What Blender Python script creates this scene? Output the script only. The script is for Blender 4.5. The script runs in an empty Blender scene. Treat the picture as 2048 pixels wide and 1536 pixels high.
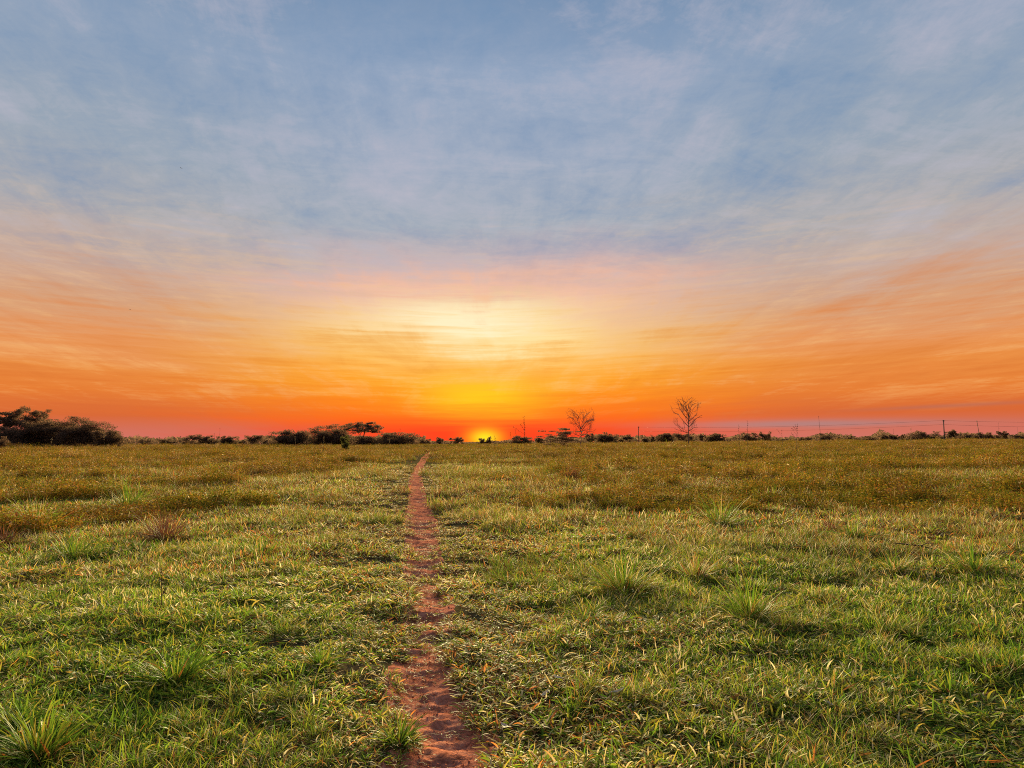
import bpy, math, random
import numpy as np
from mathutils import Vector, Matrix

sc = bpy.context.scene
R = math.radians
# ------------------------------------------------------------------ camera
F, CH, PITCH, ROLL = 1490.0, 1.55, R(4.41), R(-.25)   # focal length in px of a 2048 px wide picture, eye height, tilt, roll
cd = bpy.data.cameras.new('camera'); cam = bpy.data.objects.new('camera', cd); sc.collection.objects.link(cam)
cd.sensor_width = 36; cd.lens = 36 * F / 2048; cd.clip_start = .05; cd.clip_end = 9000
CAM_R = Matrix.Rotation(R(90) + PITCH, 3, 'X') @ Matrix.Rotation(ROLL, 3, 'Z')
cam.rotation_mode = 'QUATERNION'; cam.location = (0, 0, CH); cam.rotation_quaternion = CAM_R.to_quaternion()
sc.camera = cam

# ------------------------------------------------------------------ sky
SUN_EL, SUN_AZ = 11.0, -2.4                    # degrees; azimuth from +Y towards +X
def lin(r, g, b):
    f = lambda c: c / 12.92 if c <= .04045 else ((c + .055) / 1.055) ** 2.4
    return (f(r / 255), f(g / 255), f(b / 255), 1)
world = bpy.data.worlds.new('World'); sc.world = world; world.use_nodes = True
nt = world.node_tree; nt.nodes.clear()

class N:                                      # small algebra over value sockets of one node tree
    tree = None
    def __init__(s, k): s.k = k
    @staticmethod
    def op(o, *a):
        n = N.tree.nodes.new('ShaderNodeMath'); n.operation = o
        for i, v in enumerate(a):
            if isinstance(v, N): N.tree.links.new(v.k, n.inputs[i])
            else: n.inputs[i].default_value = v
        return N(n.outputs[0])
    def __add__(s, o): return N.op('ADD', s, o)
    def __radd__(s, o): return N.op('ADD', s, o)
    def __sub__(s, o): return N.op('SUBTRACT', s, o)
    def __rsub__(s, o): return N.op('SUBTRACT', o, s)
    def __mul__(s, o): return N.op('MULTIPLY', s, o)
    def __rmul__(s, o): return N.op('MULTIPLY', s, o)
    def __truediv__(s, o): return N.op('DIVIDE', s, o)
def nmax(a, b): return N.op('MAXIMUM', a, b)
def nmin(a, b): return N.op('MINIMUM', a, b)
def clamp01(a): return nmin(nmax(a, 0.), 1.)
def sstep(a, lo, hi):
    n = N.tree.nodes.new('ShaderNodeMapRange'); n.interpolation_type = 'SMOOTHSTEP'
    N.tree.links.new(a.k, n.inputs[0]); n.inputs[1].default_value = lo; n.inputs[2].default_value = hi
    return N(n.outputs[0])
def gauss(a, b): return N.op('POWER', math.e, (a * a + b * b) * -.5)
def comb(x, y, z):
    n = N.tree.nodes.new('ShaderNodeCombineXYZ')
    for i, v in enumerate((x, y, z)):
        if isinstance(v, N): N.tree.links.new(v.k, n.inputs[i])
        else: n.inputs[i].default_value = v
    return n.outputs[0]
def noise(vec, scale, detail=4, rough=.55, dist=0.):
    n = N.tree.nodes.new('ShaderNodeTexNoise')
    if vec is not None: N.tree.links.new(vec, n.inputs['Vector'])
    n.inputs['Scale'].default_value = scale; n.inputs['Detail'].default_value = detail
    n.inputs['Roughness'].default_value = rough; n.inputs['Distortion'].default_value = dist
    return N(n.outputs[0])
def ramp(fac, stops, interp='LINEAR'):
    n = N.tree.nodes.new('ShaderNodeValToRGB'); cr = n.color_ramp; cr.interpolation = interp
    while len(cr.elements) < len(stops): cr.elements.new(.5)
    for e, (p, c) in zip(cr.elements, stops): e.position = p; e.color = c if len(c) == 4 else (*c, 1)
    N.tree.links.new(fac.k, n.inputs[0]); return n.outputs[0]
def mix(fac, a, b, mode='MIX'):
    n = N.tree.nodes.new('ShaderNodeMix'); n.data_type = 'RGBA'; n.blend_type = mode
    for s, v in ((n.inputs[0], fac), (n.inputs[6], a), (n.inputs[7], b)):
        if isinstance(v, N): N.tree.links.new(v.k, s)
        elif isinstance(v, (float, int)): s.default_value = v
        elif isinstance(v, tuple): s.default_value = v
        else: N.tree.links.new(v, s)
    return n.outputs[2]

N.tree = nt
tc = nt.nodes.new('ShaderNodeTexCoord'); sep = nt.nodes.new('ShaderNodeSeparateXYZ')
nt.links.new(tc.outputs['Generated'], sep.inputs[0])
X, Y, Z = (N(sep.outputs[i]) for i in range(3))
el = N.op('ARCSINE', nmin(nmax(Z, 0.), 1.)) * 57.29578
daz = N.op('ARCTAN2', X, Y) * 57.29578 - SUN_AZ          # signed degrees from the sun's azimuth
adz = N.op('ABSOLUTE', daz)
sab = N.op('SQRT', daz * daz + 30.) - 5.5 + daz * .22          # soft, lopsided distance from the sun's azimuth
zz = nmax(Z, 0.) + .10
px_, py_ = X / zz, Y / zz                                 # the sheet of cirrus seen in perspective
soft = noise(comb(px_ * .60 + py_ * .10, py_ * .36, 0.), 1.7, 6, .60, .5) - .5          # broad patches
fan = noise(comb(px_ * 2.6, py_ * .55 + px_ * .5, 11.), 1.1, 7, .66, .7) - .5             # wisps running away from the viewer, fanning out of the sunset
wisp = noise(comb(px_ * 1.1 + py_ * .9, py_ * 2.4 - px_ * .8, 3.), 1.3, 7, .66, .6) - .5  # wisps across
grain = noise(comb(px_ * 5., py_ * 4. + px_, 5.), 2.2, 6, .7, .4) - .5
streak = noise(comb(daz * .045, el * .75 - sab * .035, 7.), 1.0, 6, .62, .5) - .5         # low layers, rising away from the sun
fine = noise(comb(daz * .11, el * 2.4 - sab * .09, 2.), 1.0, 6, .66, .35) - .5
low = 1. - sstep(el, 9., 20.)
elw = el + soft * 5. * sstep(el, 3., 16.) + fan * 4.5 * sstep(el, 4., 13.) + streak * 4.0 * low * sstep(el, 1.2, 6.) + fine * 2.0 * low * sstep(el, 1., 4.)
elw = nmax(elw + sstep(adz, 10., 36.) * sstep(el, 6., 12.) * -1.2, 0.)
t = elw / 40.
near = [(0, (232, 64, 48)), (.9, (244, 74, 22)), (1.7, (252, 100, 8)), (3.0, (255, 132, 2)), (4.6, (255, 160, 22)), (6.2, (252, 182, 78)), (7.6, (248, 194, 112)),
        (9.4, (244, 198, 146)), (11.6, (238, 186, 162)), (13.6, (200, 178, 178)), (16, (166, 174, 186)), (21, (160, 172, 192)),
        (27, (148, 166, 192)), (32, (114, 142, 176)), (40, (104, 138, 176))]
far = [(0, (206, 116, 104)), (.9, (210, 110, 90)), (1.9, (216, 102, 52)), (3.6, (230, 124, 50)), (5.2, (234, 142, 66)), (6.8, (232, 150, 88)),
       (8.8, (216, 160, 120)), (11.5, (198, 170, 156)), (14.5, (178, 174, 174)), (19, (156, 168, 182)), (26, (144, 162, 186)), (32, (116, 144, 176)),
       (40, (104, 138, 176))]
anti = [(0, (150, 120, 135)), (4, (190, 135, 125)), (9, (190, 155, 150)), (16, (165, 165, 172)), (26, (138, 158, 186)), (40, (104, 138, 176))]
mk = lambda L: [(e / 40, lin(*c)) for e, c in L]
c = mix(sstep(adz + streak * 12. + fan * 10., 6., 26.), ramp(t, mk(near)), ramp(t, mk(far)))
c = mix(sstep(adz, 60., 150.), c, ramp(t, mk(anti)))
# veil of cirrus, whitish high up, and the blue gaps in it
high = sstep(el, 8., 18.)
veil = clamp01(soft * 2.2 + wisp * 2.4 + fan * 2.6 + grain * 1.2 + .06) * high
c = mix(veil * .8, c, lin(190, 186, 200))
blue = clamp01(soft * -2.6 - wisp * 2.2 - fan * 2.6 - grain * 1.2 - .03) * high
c = mix(blue * .72, c, lin(112, 144, 180))
c = mix(clamp01(grain * .8 + .1) * high * .35, c, lin(176, 178, 190))
# brighter and darker wisps low down
band = low * sstep(el, 1.2, 4.5)
c = mix(clamp01(streak * 2.0 + fine * 2.2 + fan * 2.8 + grain * 1.0 - .05) * band * .48, c, lin(255, 196, 122))
c = mix(clamp01(streak * -2.0 - fine * 2.0 - fan * 2.8 - .05) * band * (1. - sstep(el, 9., 15.)) * .42, c, lin(208, 108, 44))
# cloud lit from below over the sun: a soft cone that spreads upwards, then the yellow pillar, the red horizon, the sun itself
lens = streak * 3.4 + fine * 3.0 + fan * 2.6
c = mix(gauss(daz / 6.5, (el + lens * 1.1 - 7.4) / 1.8) * .5, c, lin(255, 206, 120))
c = mix(clamp01(gauss((daz + 1.2) / 4.6, (el + lens * 1.25 - 9.2 - sab * .14) / 1.0) * (1. + fine * 2. + streak)) * .92, c, lin(255, 242, 200))
c = mix(clamp01(gauss((daz - 3.0) / 3.6, (el + lens * 1.25 - 7.9 - sab * .08) / .85) * (1. + fine * 2.)) * .7, c, lin(255, 232, 168))
c = mix(clamp01(gauss((daz + 6.0) / 4.2, (el + lens * 1.3 - 8.3 - sab * .06) / .6)) * .5, c, lin(255, 226, 166))
c = mix(gauss(daz / 3.2, (el + fine * 3.0 + streak * 1.5 - 3.4) / 1.1) * .8, c, lin(255, 208, 0))
c = mix(gauss((daz - .4) / 2.2, (el + fine * 2. - 2.1) / .5) * .5, c, lin(255, 170, 0))
c = mix(gauss(daz / 5.8, (el + fine * .6 - .4) / .95) * .95, c, lin(255, 40, 6))
c = mix(gauss((daz - .3) / 1.15, (el - .4) / .8) * .9, c, lin(255, 120, 0))
c = mix(gauss((daz - .3) / .72, (el - .25) / .42), c, lin(255, 226, 24))
# thin grey-blue cloud bar low on the right
bar = gauss((daz - 24.) / 6.5, (el + streak * .5 - 1.15) / .2)
c = mix(bar * .75, c, lin(170, 132, 132))
c = mix(gauss((daz - 33.) / 4., (el - 1.25 - daz * .03) / .1) * .45, c, lin(168, 106, 96))
bg = nt.nodes.new('ShaderNodeBackground'); nt.links.new(c, bg.inputs[0]); bg.inputs[1].default_value = .288
sky = nt.nodes.new('ShaderNodeTexSky'); sky.sky_type = 'NISHITA'; sky.sun_disc = False
sky.sun_elevation = R(SUN_EL); sky.sun_rotation = R(SUN_AZ)
bg2 = nt.nodes.new('ShaderNodeBackground'); nt.links.new(sky.outputs[0], bg2.inputs[0]); bg2.inputs[1].default_value = .05
ms = nt.nodes.new('ShaderNodeMixShader'); ms.inputs[0].default_value = .996      # the veil of cloud covers most of the clear sky
nt.links.new(bg2.outputs[0], ms.inputs[1]); nt.links.new(bg.outputs[0], ms.inputs[2])
wo = nt.nodes.new('ShaderNodeOutputWorld'); nt.links.new(ms.outputs[0], wo.inputs[0])

# ------------------------------------------------------------------ sun, exposure
sd = bpy.data.lights.new('sun', 'SUN'); so = bpy.data.objects.new('sun', sd); sc.collection.objects.link(so)
sd.energy = 5.0; sd.angle = R(18.0); sd.color = (1, .80, .40)
sdir = Vector((math.sin(R(SUN_AZ)) * math.cos(R(SUN_EL)), math.cos(R(SUN_AZ)) * math.cos(R(SUN_EL)), math.sin(R(SUN_EL))))
so.rotation_euler = sdir.to_track_quat('Z', 'Y').to_euler()
vs = sc.view_settings
vs.view_transform = 'Standard'; vs.look = 'None'; vs.gamma = 1; vs.use_curve_mapping = False; vs.exposure = 1.8
sc.render.engine = 'CYCLES'
cy = sc.cycles
cy.max_bounces = 6; cy.diffuse_bounces = 3; cy.glossy_bounces = 2; cy.transmission_bounces = 4; cy.volume_bounces = 0
cy.use_denoising = False; cy.filter_width = 1.0; cy.sample_clamp_indirect = 4; cy.caustics_reflective = cy.caustics_refractive = False

# ------------------------------------------------------------------ helpers
C = sc.collection
rng = np.random.default_rng(7)
def vnoise(x, y, seed=0):                     # value noise in -1..1
    x = np.asarray(x, float); y = np.asarray(y, float)
    xi = np.floor(x).astype(np.int64); yi = np.floor(y).astype(np.int64)
    fx = x - xi; fy = y - yi; fx = fx * fx * (3 - 2 * fx); fy = fy * fy * (3 - 2 * fy)
    def h(a, b):
        n = (a * 374761393 + b * 668265263 + seed * 982451653) & 0xffffffff
        n = ((n ^ (n >> 13)) * 1274126177) & 0xffffffff
        return ((n ^ (n >> 16)) & 0xffff) / 32767.5 - 1
    a, b, c_, d = h(xi, yi), h(xi + 1, yi), h(xi, yi + 1), h(xi + 1, yi + 1)
    return (a * (1 - fx) + b * fx) * (1 - fy) + (c_ * (1 - fx) + d * fx) * fy
def fbm(x, y, seed=0, oct=3):
    s, a, t_ = 0, 1, 0
    for i in range(oct):
        s = s + a * vnoise(x * 2 ** i, y * 2 ** i, seed + i * 17); t_ += a; a *= .5
    return s / t_
def mesh_np(name, V, Q, attrs=None, smooth=True):
    V = np.ascontiguousarray(V, np.float32); Q = np.ascontiguousarray(Q, np.int32); k = Q.shape[1]
    me = bpy.data.meshes.new(name)
    me.vertices.add(len(V)); me.vertices.foreach_set('co', V.ravel())
    me.loops.add(Q.size); me.loops.foreach_set('vertex_index', Q.ravel())
    me.polygons.add(len(Q)); me.polygons.foreach_set('loop_start', np.arange(0, Q.size, k, dtype=np.int32))
    try: me.polygons.foreach_set('loop_total', np.full(len(Q), k, np.int32))
    except Exception: pass
    me.polygons.foreach_set('use_smooth', np.full(len(Q), smooth))
    for n, a in (attrs or {}).items():
        at = me.attributes.new(n, 'FLOAT', 'POINT'); at.data.foreach_set('value', np.ascontiguousarray(a, np.float32))
    me.update(calc_edges=True); me.validate()
    return me
def ob(name, me, mat=None, parent=None, label=None, cat=None, group=None, kind=None, loc=None):
    o = bpy.data.objects.new(name, me); C.objects.link(o)
    if mat is not None and me is not None and not me.materials: me.materials.append(mat)
    if parent is not None: o.parent = parent
    if loc is not None: o.location = loc
    for k, v in (('label', label), ('category', cat), ('group', group), ('kind', kind)):
        if v: o[k] = v
    return o
def ray(px, py):
    return np.array(CAM_R @ Vector(((px - 1024) / F, -(py - 768) / F, -1)))
def at(px, py, D):                            # point at distance D (along Y) behind a picture position
    r = ray(px, py); return r[0] * D / r[1], D, CH + r[2] * D / r[1]
def tubes(paths, sides=5):                    # paths: list of (points Nx3, radii N) -> V, Q
    Vs, Qs, o = [], [], 0
    for P, rad in paths:
        P = np.asarray(P, float); rad = np.asarray(rad, float); n = len(P)
        T = np.gradient(P, axis=0); T /= np.linalg.norm(T, axis=1)[:, None] + 1e-9
        ref = np.where(np.abs(T[:, 2:3]) > .9, [[1., 0, 0]], [[0, 0, 1.]])
        A = np.cross(T, ref); A /= np.linalg.norm(A, axis=1)[:, None] + 1e-9; B = np.cross(T, A)
        for k in range(1, n):                 # keep the frame from flipping
            if A[k] @ A[k - 1] < 0: A[k] = -A[k]; B[k] = -B[k]
        th = np.arange(sides) * 2 * math.pi / sides
        ring = P[:, None] + rad[:, None, None] * (np.cos(th)[None, :, None] * A[:, None] + np.sin(th)[None, :, None] * B[:, None])
        Vs.append(ring.reshape(-1, 3))
        i = np.arange(n - 1)[:, None] * sides; j = np.arange(sides)[None]; j2 = (j + 1) % sides
        Qs.append(np.stack([i + j, i + j2, i + sides + j2, i + sides + j], -1).reshape(-1, 4) + o)
        o += n * sides
    return np.concatenate(Vs), np.concatenate(Qs)

# ------------------------------------------------------------------ terrain
def base_h(x, y):
    x = np.asarray(x, float); y = np.asarray(y, float)
    d = np.hypot(x, y)
    near_ = np.clip((60 - d) / 40, 0, 1)
    h = (.045 * fbm(x / .9, y / .9, 3, 2) + .03 * vnoise(x / .35, y / .35, 9)) * near_
    h = h + .10 * fbm(x / 5.5, y / 5.5, 21, 2) * np.clip(d / 10, .3, 1)
    h = h + .20 * vnoise(x / 38 + 5, y / 38, 33) * np.clip((d - 15) / 60, 0, 1)
    ss = lambda t: np.clip(t, 0, 1) ** 2 * (3 - 2 * np.clip(t, 0, 1))
    h = h + (.62 + .35 * ss((x - 15) / 60)) * ss((d - 35) / 100) - 1.5 * ss((d - 165) / 260)   # a low swell, then the land falls away a little
    h = h + .10 * fbm(x / 9, y / 12, 39, 2) * np.clip((d - 45) / 40, 0, 1)
    return h
def on_ground(px, py):
    r = ray(px, py); D = np.geomspace(1.2, 400, 4000)
    x, y, z = r[0] * D / r[1], D, CH + r[2] * D / r[1]
    k = np.argmax(z < base_h(x, y)); return x[k], y[k]
PATH_PX = [(1700, 935, 200), (1536, 888, 165), (1480, 900, 132), (1420, 862, 116), (1360, 845, 100), (1300, 846, 84), (1240, 858, 68), (1200, 858, 68),
           (1160, 848, 60), (1110, 845, 58), (1070, 846, 58), (1040, 840, 66), (1000, 836, 46), (970, 831, 36), (950, 833, 27),
           (930, 840, 19), (915, 849, 14), (905, 862, 10), (896, 872, 7)]
PP = np.array([(*on_ground(x, y), w) for y, x, w in PATH_PX])
PY = PP[:, 1]; PX = PP[:, 0]; PW = PP[:, 2] * PY / F / 1.0
PW = np.clip(PW * np.interp(PY, [8, 18], [1, .55]), .16, .62)
CROSS = [(on_ground(846, 1112)[1], .34), (on_ground(850, 1158)[1], .20), (on_ground(858, 1252)[1], .12)]   # tufts that nearly close the path
def path_x(y): return np.interp(y, PY, PX)
def path_w(y): return np.interp(y, PY, PW)
def path_f(x, y):                             # 1 on the path's middle, 0 outside
    x = np.asarray(x, float); y = np.asarray(y, float)
    d = np.abs(x - path_x(y)) / (path_w(y) * .5)
    return np.where(y < PY[-1] + 8, np.clip(1.5 - d, 0, 1), 0)
def ground_h(x, y):
    f = path_f(x, y)
    return base_h(x, y) - .035 * f * f * (3 - 2 * f)

# ------------------------------------------------------------------ materials
def mat(name):
    m = bpy.data.materials.new(name); m.use_nodes = True; m.node_tree.nodes.clear(); N.tree = m.node_tree
    return m
def attr(name, kind='GEOMETRY'):
    n = N.tree.nodes.new('ShaderNodeAttribute'); n.attribute_name = name; n.attribute_type = kind
    return N(n.outputs['Fac'])
def objvec():
    n = N.tree.nodes.new('ShaderNodeTexCoord'); return n.outputs['Object']
def worldvec():
    n = N.tree.nodes.new('ShaderNodeNewGeometry'); return n.outputs['Position']
def bump(h, strength, dist):
    n = N.tree.nodes.new('ShaderNodeBump'); n.inputs['Strength'].default_value = strength; n.inputs['Distance'].default_value = dist
    N.tree.links.new(h.k, n.inputs['Height']); return n.outputs[0]
def finish(m, col, rough=.6, spec=.5, trans=0., tcol=None, nrm=None):
    T = N.tree; p = T.nodes.new('ShaderNodeBsdfPrincipled')
    def put(s, v):
        if isinstance(v, N): T.links.new(v.k, s)
        elif isinstance(v, (float, int, tuple)): s.default_value = v
        else: T.links.new(v, s)
    put(p.inputs['Base Color'], col); put(p.inputs['Roughness'], rough); put(p.inputs['Specular IOR Level'], spec)
    if nrm is not None: T.links.new(nrm, p.inputs['Normal'])
    out = p.outputs[0]
    if trans:
        tr = T.nodes.new('ShaderNodeBsdfTranslucent'); put(tr.inputs[0], tcol if tcol is not None else col)
        mx = T.nodes.new('ShaderNodeMixShader'); mx.inputs[0].default_value = trans
        T.links.new(p.outputs[0], mx.inputs[1]); T.links.new(tr.outputs[0], mx.inputs[2]); out = mx.outputs[0]
    o = T.nodes.new('ShaderNodeOutputMaterial'); T.links.new(out, o.inputs[0])
    return m
# grass: each blade carries its own number (rnd); dry holds patch dryness plus warm haze painted in with distance
GR = [(0, (.040, .085, .012)), (.28, (.078, .155, .014)), (.52, (.145, .215, .018)), (.67, (.24, .225, .022)), (.76, (.31, .21, .045)),
      (.84, (.52, .44, .26)), (.88, (.34, .22, .08)), (.93, (.42, .14, .03)), (1, (.10, .04, .025))]  # pale stop: bleached straw that also paints in the whitish sky sheen
def grass_mat(name, stops, rough=.6, trans=.45, spec=.08):
    m = mat(name)
    rnd, al = attr('rnd'), attr('along')
    dry = attr('dry', 'INSTANCER') + attr('dryg')
    lum = attr('lum', 'INSTANCER')
    c1 = ramp(clamp01(rnd * .78 + dry + al * .06), stops)
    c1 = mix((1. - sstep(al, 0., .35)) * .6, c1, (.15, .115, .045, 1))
    hs = N.tree.nodes.new('ShaderNodeHueSaturation'); N.tree.links.new(c1, hs.inputs['Color'])
    N.tree.links.new((lum + 1.).k, hs.inputs['Value'])
    return finish(m, hs.outputs[0], rough, spec, trans)
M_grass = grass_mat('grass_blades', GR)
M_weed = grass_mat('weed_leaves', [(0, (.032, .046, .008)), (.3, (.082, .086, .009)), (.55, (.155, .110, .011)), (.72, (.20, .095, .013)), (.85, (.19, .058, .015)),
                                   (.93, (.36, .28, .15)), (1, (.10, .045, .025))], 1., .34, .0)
m = mat('ground_thatch'); wv = worldvec()
n1 = noise(wv, 9., 6, .7); n2 = noise(wv, .35, 4, .6); n3 = noise(wv, 60., 4, .7)
cg = ramp(clamp01(n1 * .7 + n3 * .5 - .1), [(.3, (.030, .020, .011)), (.5, (.085, .058, .028)), (.68, (.15, .115, .055)), (.85, (.23, .185, .11))])
cg = mix(sstep(n2, .42, .62) * .7, cg, mix(n3, (.045, .055, .012, 1), (.11, .105, .028, 1)))
M_ground = finish(m, cg, 1., 0., nrm=bump(n1 * .6 + n3 * .4, .9, .03))
m = mat('red_earth'); wv = worldvec()
n1 = noise(wv, 7., 6, .65); n2 = noise(wv, 45., 5, .7); n3 = noise(wv, 1.3, 3, .5)
cg = ramp(clamp01(n1 * .6 + n2 * .55 - .08), [(.32, (.13, .038, .022)), (.5, (.42, .145, .085)), (.68, (.58, .25, .16))])
cg = mix(sstep(n3, .45, .7) * .4, cg, (.33, .115, .070, 1))
M_earth = finish(m, cg, 1., 0., nrm=bump(n2 * .6 + n1 * .4, .8, .02))

# ------------------------------------------------------------------ ground sheet and path
ys = [-40, -25, -15, -9, -5, -2.5, -1, 0, .8, 1.5]; y = 2.0
while y < 1260: ys.append(y); y += max(.055, y * .02)
ys.append(1280); ys = np.array(ys)
u = np.linspace(-1, 1, 181); u = np.sign(u) * np.abs(u) ** 1.6
hw = 10 + 1.35 * np.maximum(ys, 0) + .6 * np.maximum(-ys, 0)
GX = u[None] * hw[:, None] + np.interp(ys, PY, PX)[:, None] * (np.abs(ys) < 60)[:, None]; GY = np.repeat(ys[:, None], len(u), 1)
GZ = ground_h(GX, GY) - .035 * path_f(GX, GY)
def grid_q(nr, ncol):
    i = np.arange(nr - 1)[:, None] * ncol; j = np.arange(ncol - 1)[None]
    return np.stack([i + j, i + j + 1, i + ncol + j + 1, i + ncol + j], -1).reshape(-1, 4)
ob('ground', mesh_np('ground', np.stack([GX, GY, GZ], -1).reshape(-1, 3), grid_q(len(ys), len(u))), M_ground, kind='structure', label='grassy plain running flat to the horizon')
ys = [1.5]
while ys[-1] < PY[-1]: ys.append(ys[-1] + max(.02, ys[-1] * .005))
ys = np.array(ys); v = np.linspace(-.95, .95, 41)
SX = path_x(ys)[:, None] + v[None] * path_w(ys)[:, None]; SY = np.repeat(ys[:, None], len(v), 1)
fade = np.clip((40 - SY) / 30, 0, 1)
SZ = ground_h(SX, SY) + .004 + (.020 * fbm(SX / .17, SY / .12, 51, 3) + .016 * fbm(SX / .055, SY / .04, 61, 3)
      - .022 * np.clip(vnoise(SX / .11, SY / .14, 71) - .35, 0, 1)) * fade
SZ -= .06 * np.clip(np.abs(v)[None] - .72, 0, 1) / .23
ob('path', mesh_np('path', np.stack([SX, SY, SZ], -1).reshape(-1, 3), grid_q(len(ys), len(v))), M_earth, kind='structure', label='narrow trodden path of red earth through the grass')

# ------------------------------------------------------------------ blades and leaves
def blades(n, rad, L, w, lean, curl, rg, nseg=4, dryg=0., rnd=None, pos=None, head=None):
    if pos is None:
        a = rg.uniform(0, 2 * math.pi, n); r_ = rad * np.sqrt(rg.uniform(0, 1, n)); pos = np.stack([r_ * np.cos(a), r_ * np.sin(a), np.zeros(n)], -1)
    phi = rg.uniform(0, 2 * math.pi, n) if head is None else head
    L_ = rg.uniform(*L, n); W = rg.uniform(*w, n); th = rg.uniform(*lean, n); ku = rg.uniform(*curl, n); sw = rg.normal(0, .35, n)
    rows = nseg + 1; s = np.linspace(0, 1, rows)
    P = np.zeros((n, rows, 3)); cur = pos.copy(); P[:, 0] = cur
    for k in range(1, rows):
        a = th + ku * (k - .5) / nseg; p = phi + sw * (k / nseg)
        cur = cur + (L_ / nseg)[:, None] * np.stack([np.sin(a) * np.cos(p), np.sin(a) * np.sin(p), np.cos(a)], -1); P[:, k] = cur
    P[:, :, 2] = np.maximum(P[:, :, 2], pos[:, None, 2] + .003)
    tw = rg.normal(0, .5, n)
    side = np.stack([-np.sin(phi) * np.cos(tw), np.cos(phi) * np.cos(tw), np.sin(tw)], -1)
    prof = np.interp(s, [0, .3, .7, 1], [.75, 1, .75, .06])
    off = side[:, None] * (W[:, None] * prof[None] * .5)[..., None]
    V = np.stack([P - off, P + off], 2).reshape(-1, 3)
    b = np.arange(n)[:, None] * rows * 2; k = np.arange(nseg)[None] * 2
    Q = np.stack([b + k, b + k + 1, b + k + 3, b + k + 2], -1).reshape(-1, 4)
    rn = rg.uniform(0, 1, n) if rnd is None else rnd
    return V, Q, {'rnd': np.repeat(rn, rows * 2), 'along': np.tile(np.repeat(s, 2), n), 'dryg': np.full(len(V), dryg) if np.isscalar(dryg) else np.repeat(dryg, rows * 2)}
def kites(P, size, rg, asp=.5, flat=0.):      # pointed oval leaves at points P
    n = len(P); size = np.broadcast_to(size, n)
    d = rg.normal(0, 1, (n, 3)); d[:, 2] *= 1 - flat; d /= np.linalg.norm(d, axis=1)[:, None]
    e = rg.normal(0, 1, (n, 3)); e = np.cross(d, e); e /= np.linalg.norm(e, axis=1)[:, None]
    if flat: e[:, 2] *= 1 - flat
    s = size[:, None]
    V = np.stack([P - d * s * .5, P + e * s * asp * .5, P + d * s * .5, P - e * s * asp * .5], 1).reshape(-1, 3)
    Q = np.arange(n * 4).reshape(n, 4)
    rn = rg.uniform(0, 1, n)
    return V, Q, {'rnd': np.repeat(rn, 4), 'along': np.full(n * 4, .7)}
def joinm(parts):
    V, Q, A, o = [], [], {}, 0
    keys = set().union(*[set(p[2]) for p in parts])
    for v, q, a in parts:
        V.append(v); Q.append(q + o); o += len(v)
        for k in keys: A.setdefault(k, []).append(a.get(k, np.zeros(len(v))))
    return np.concatenate(V), np.concatenate(Q), {k: np.concatenate(x) for k, x in A.items()}
def weed_proto(rg, nst, rad, H, leaf, nl):
    parts = []
    for _ in range(nst):
        b = rg.uniform(-rad, rad, 2); h = rg.uniform(*H); ln = rg.normal(0, .22, 2)
        tt = rg.uniform(.15, 1, nl); c0 = np.array([b[0], b[1], 0.])
        stem = c0 + np.stack([ln[0] * h * tt ** 1.3, ln[1] * h * tt ** 1.3, h * tt], -1)
        P = stem + rg.normal(0, 1, (nl, 3)) * np.array([1, 1, .5]) * leaf * 1.3
        parts.append(kites(P, rg.uniform(.6, 1.2, nl) * leaf, rg, .55, .35))
        V, Q, A = blades(2, .01, (h * .9, h * 1.15), (.004, .007), (.02, .25), (-.1, .3), rg, 3, pos=np.repeat(c0[None], 2, 0)); A['rnd'][:] = .8
        parts.append((V, Q, A))
    return joinm(parts)

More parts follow.
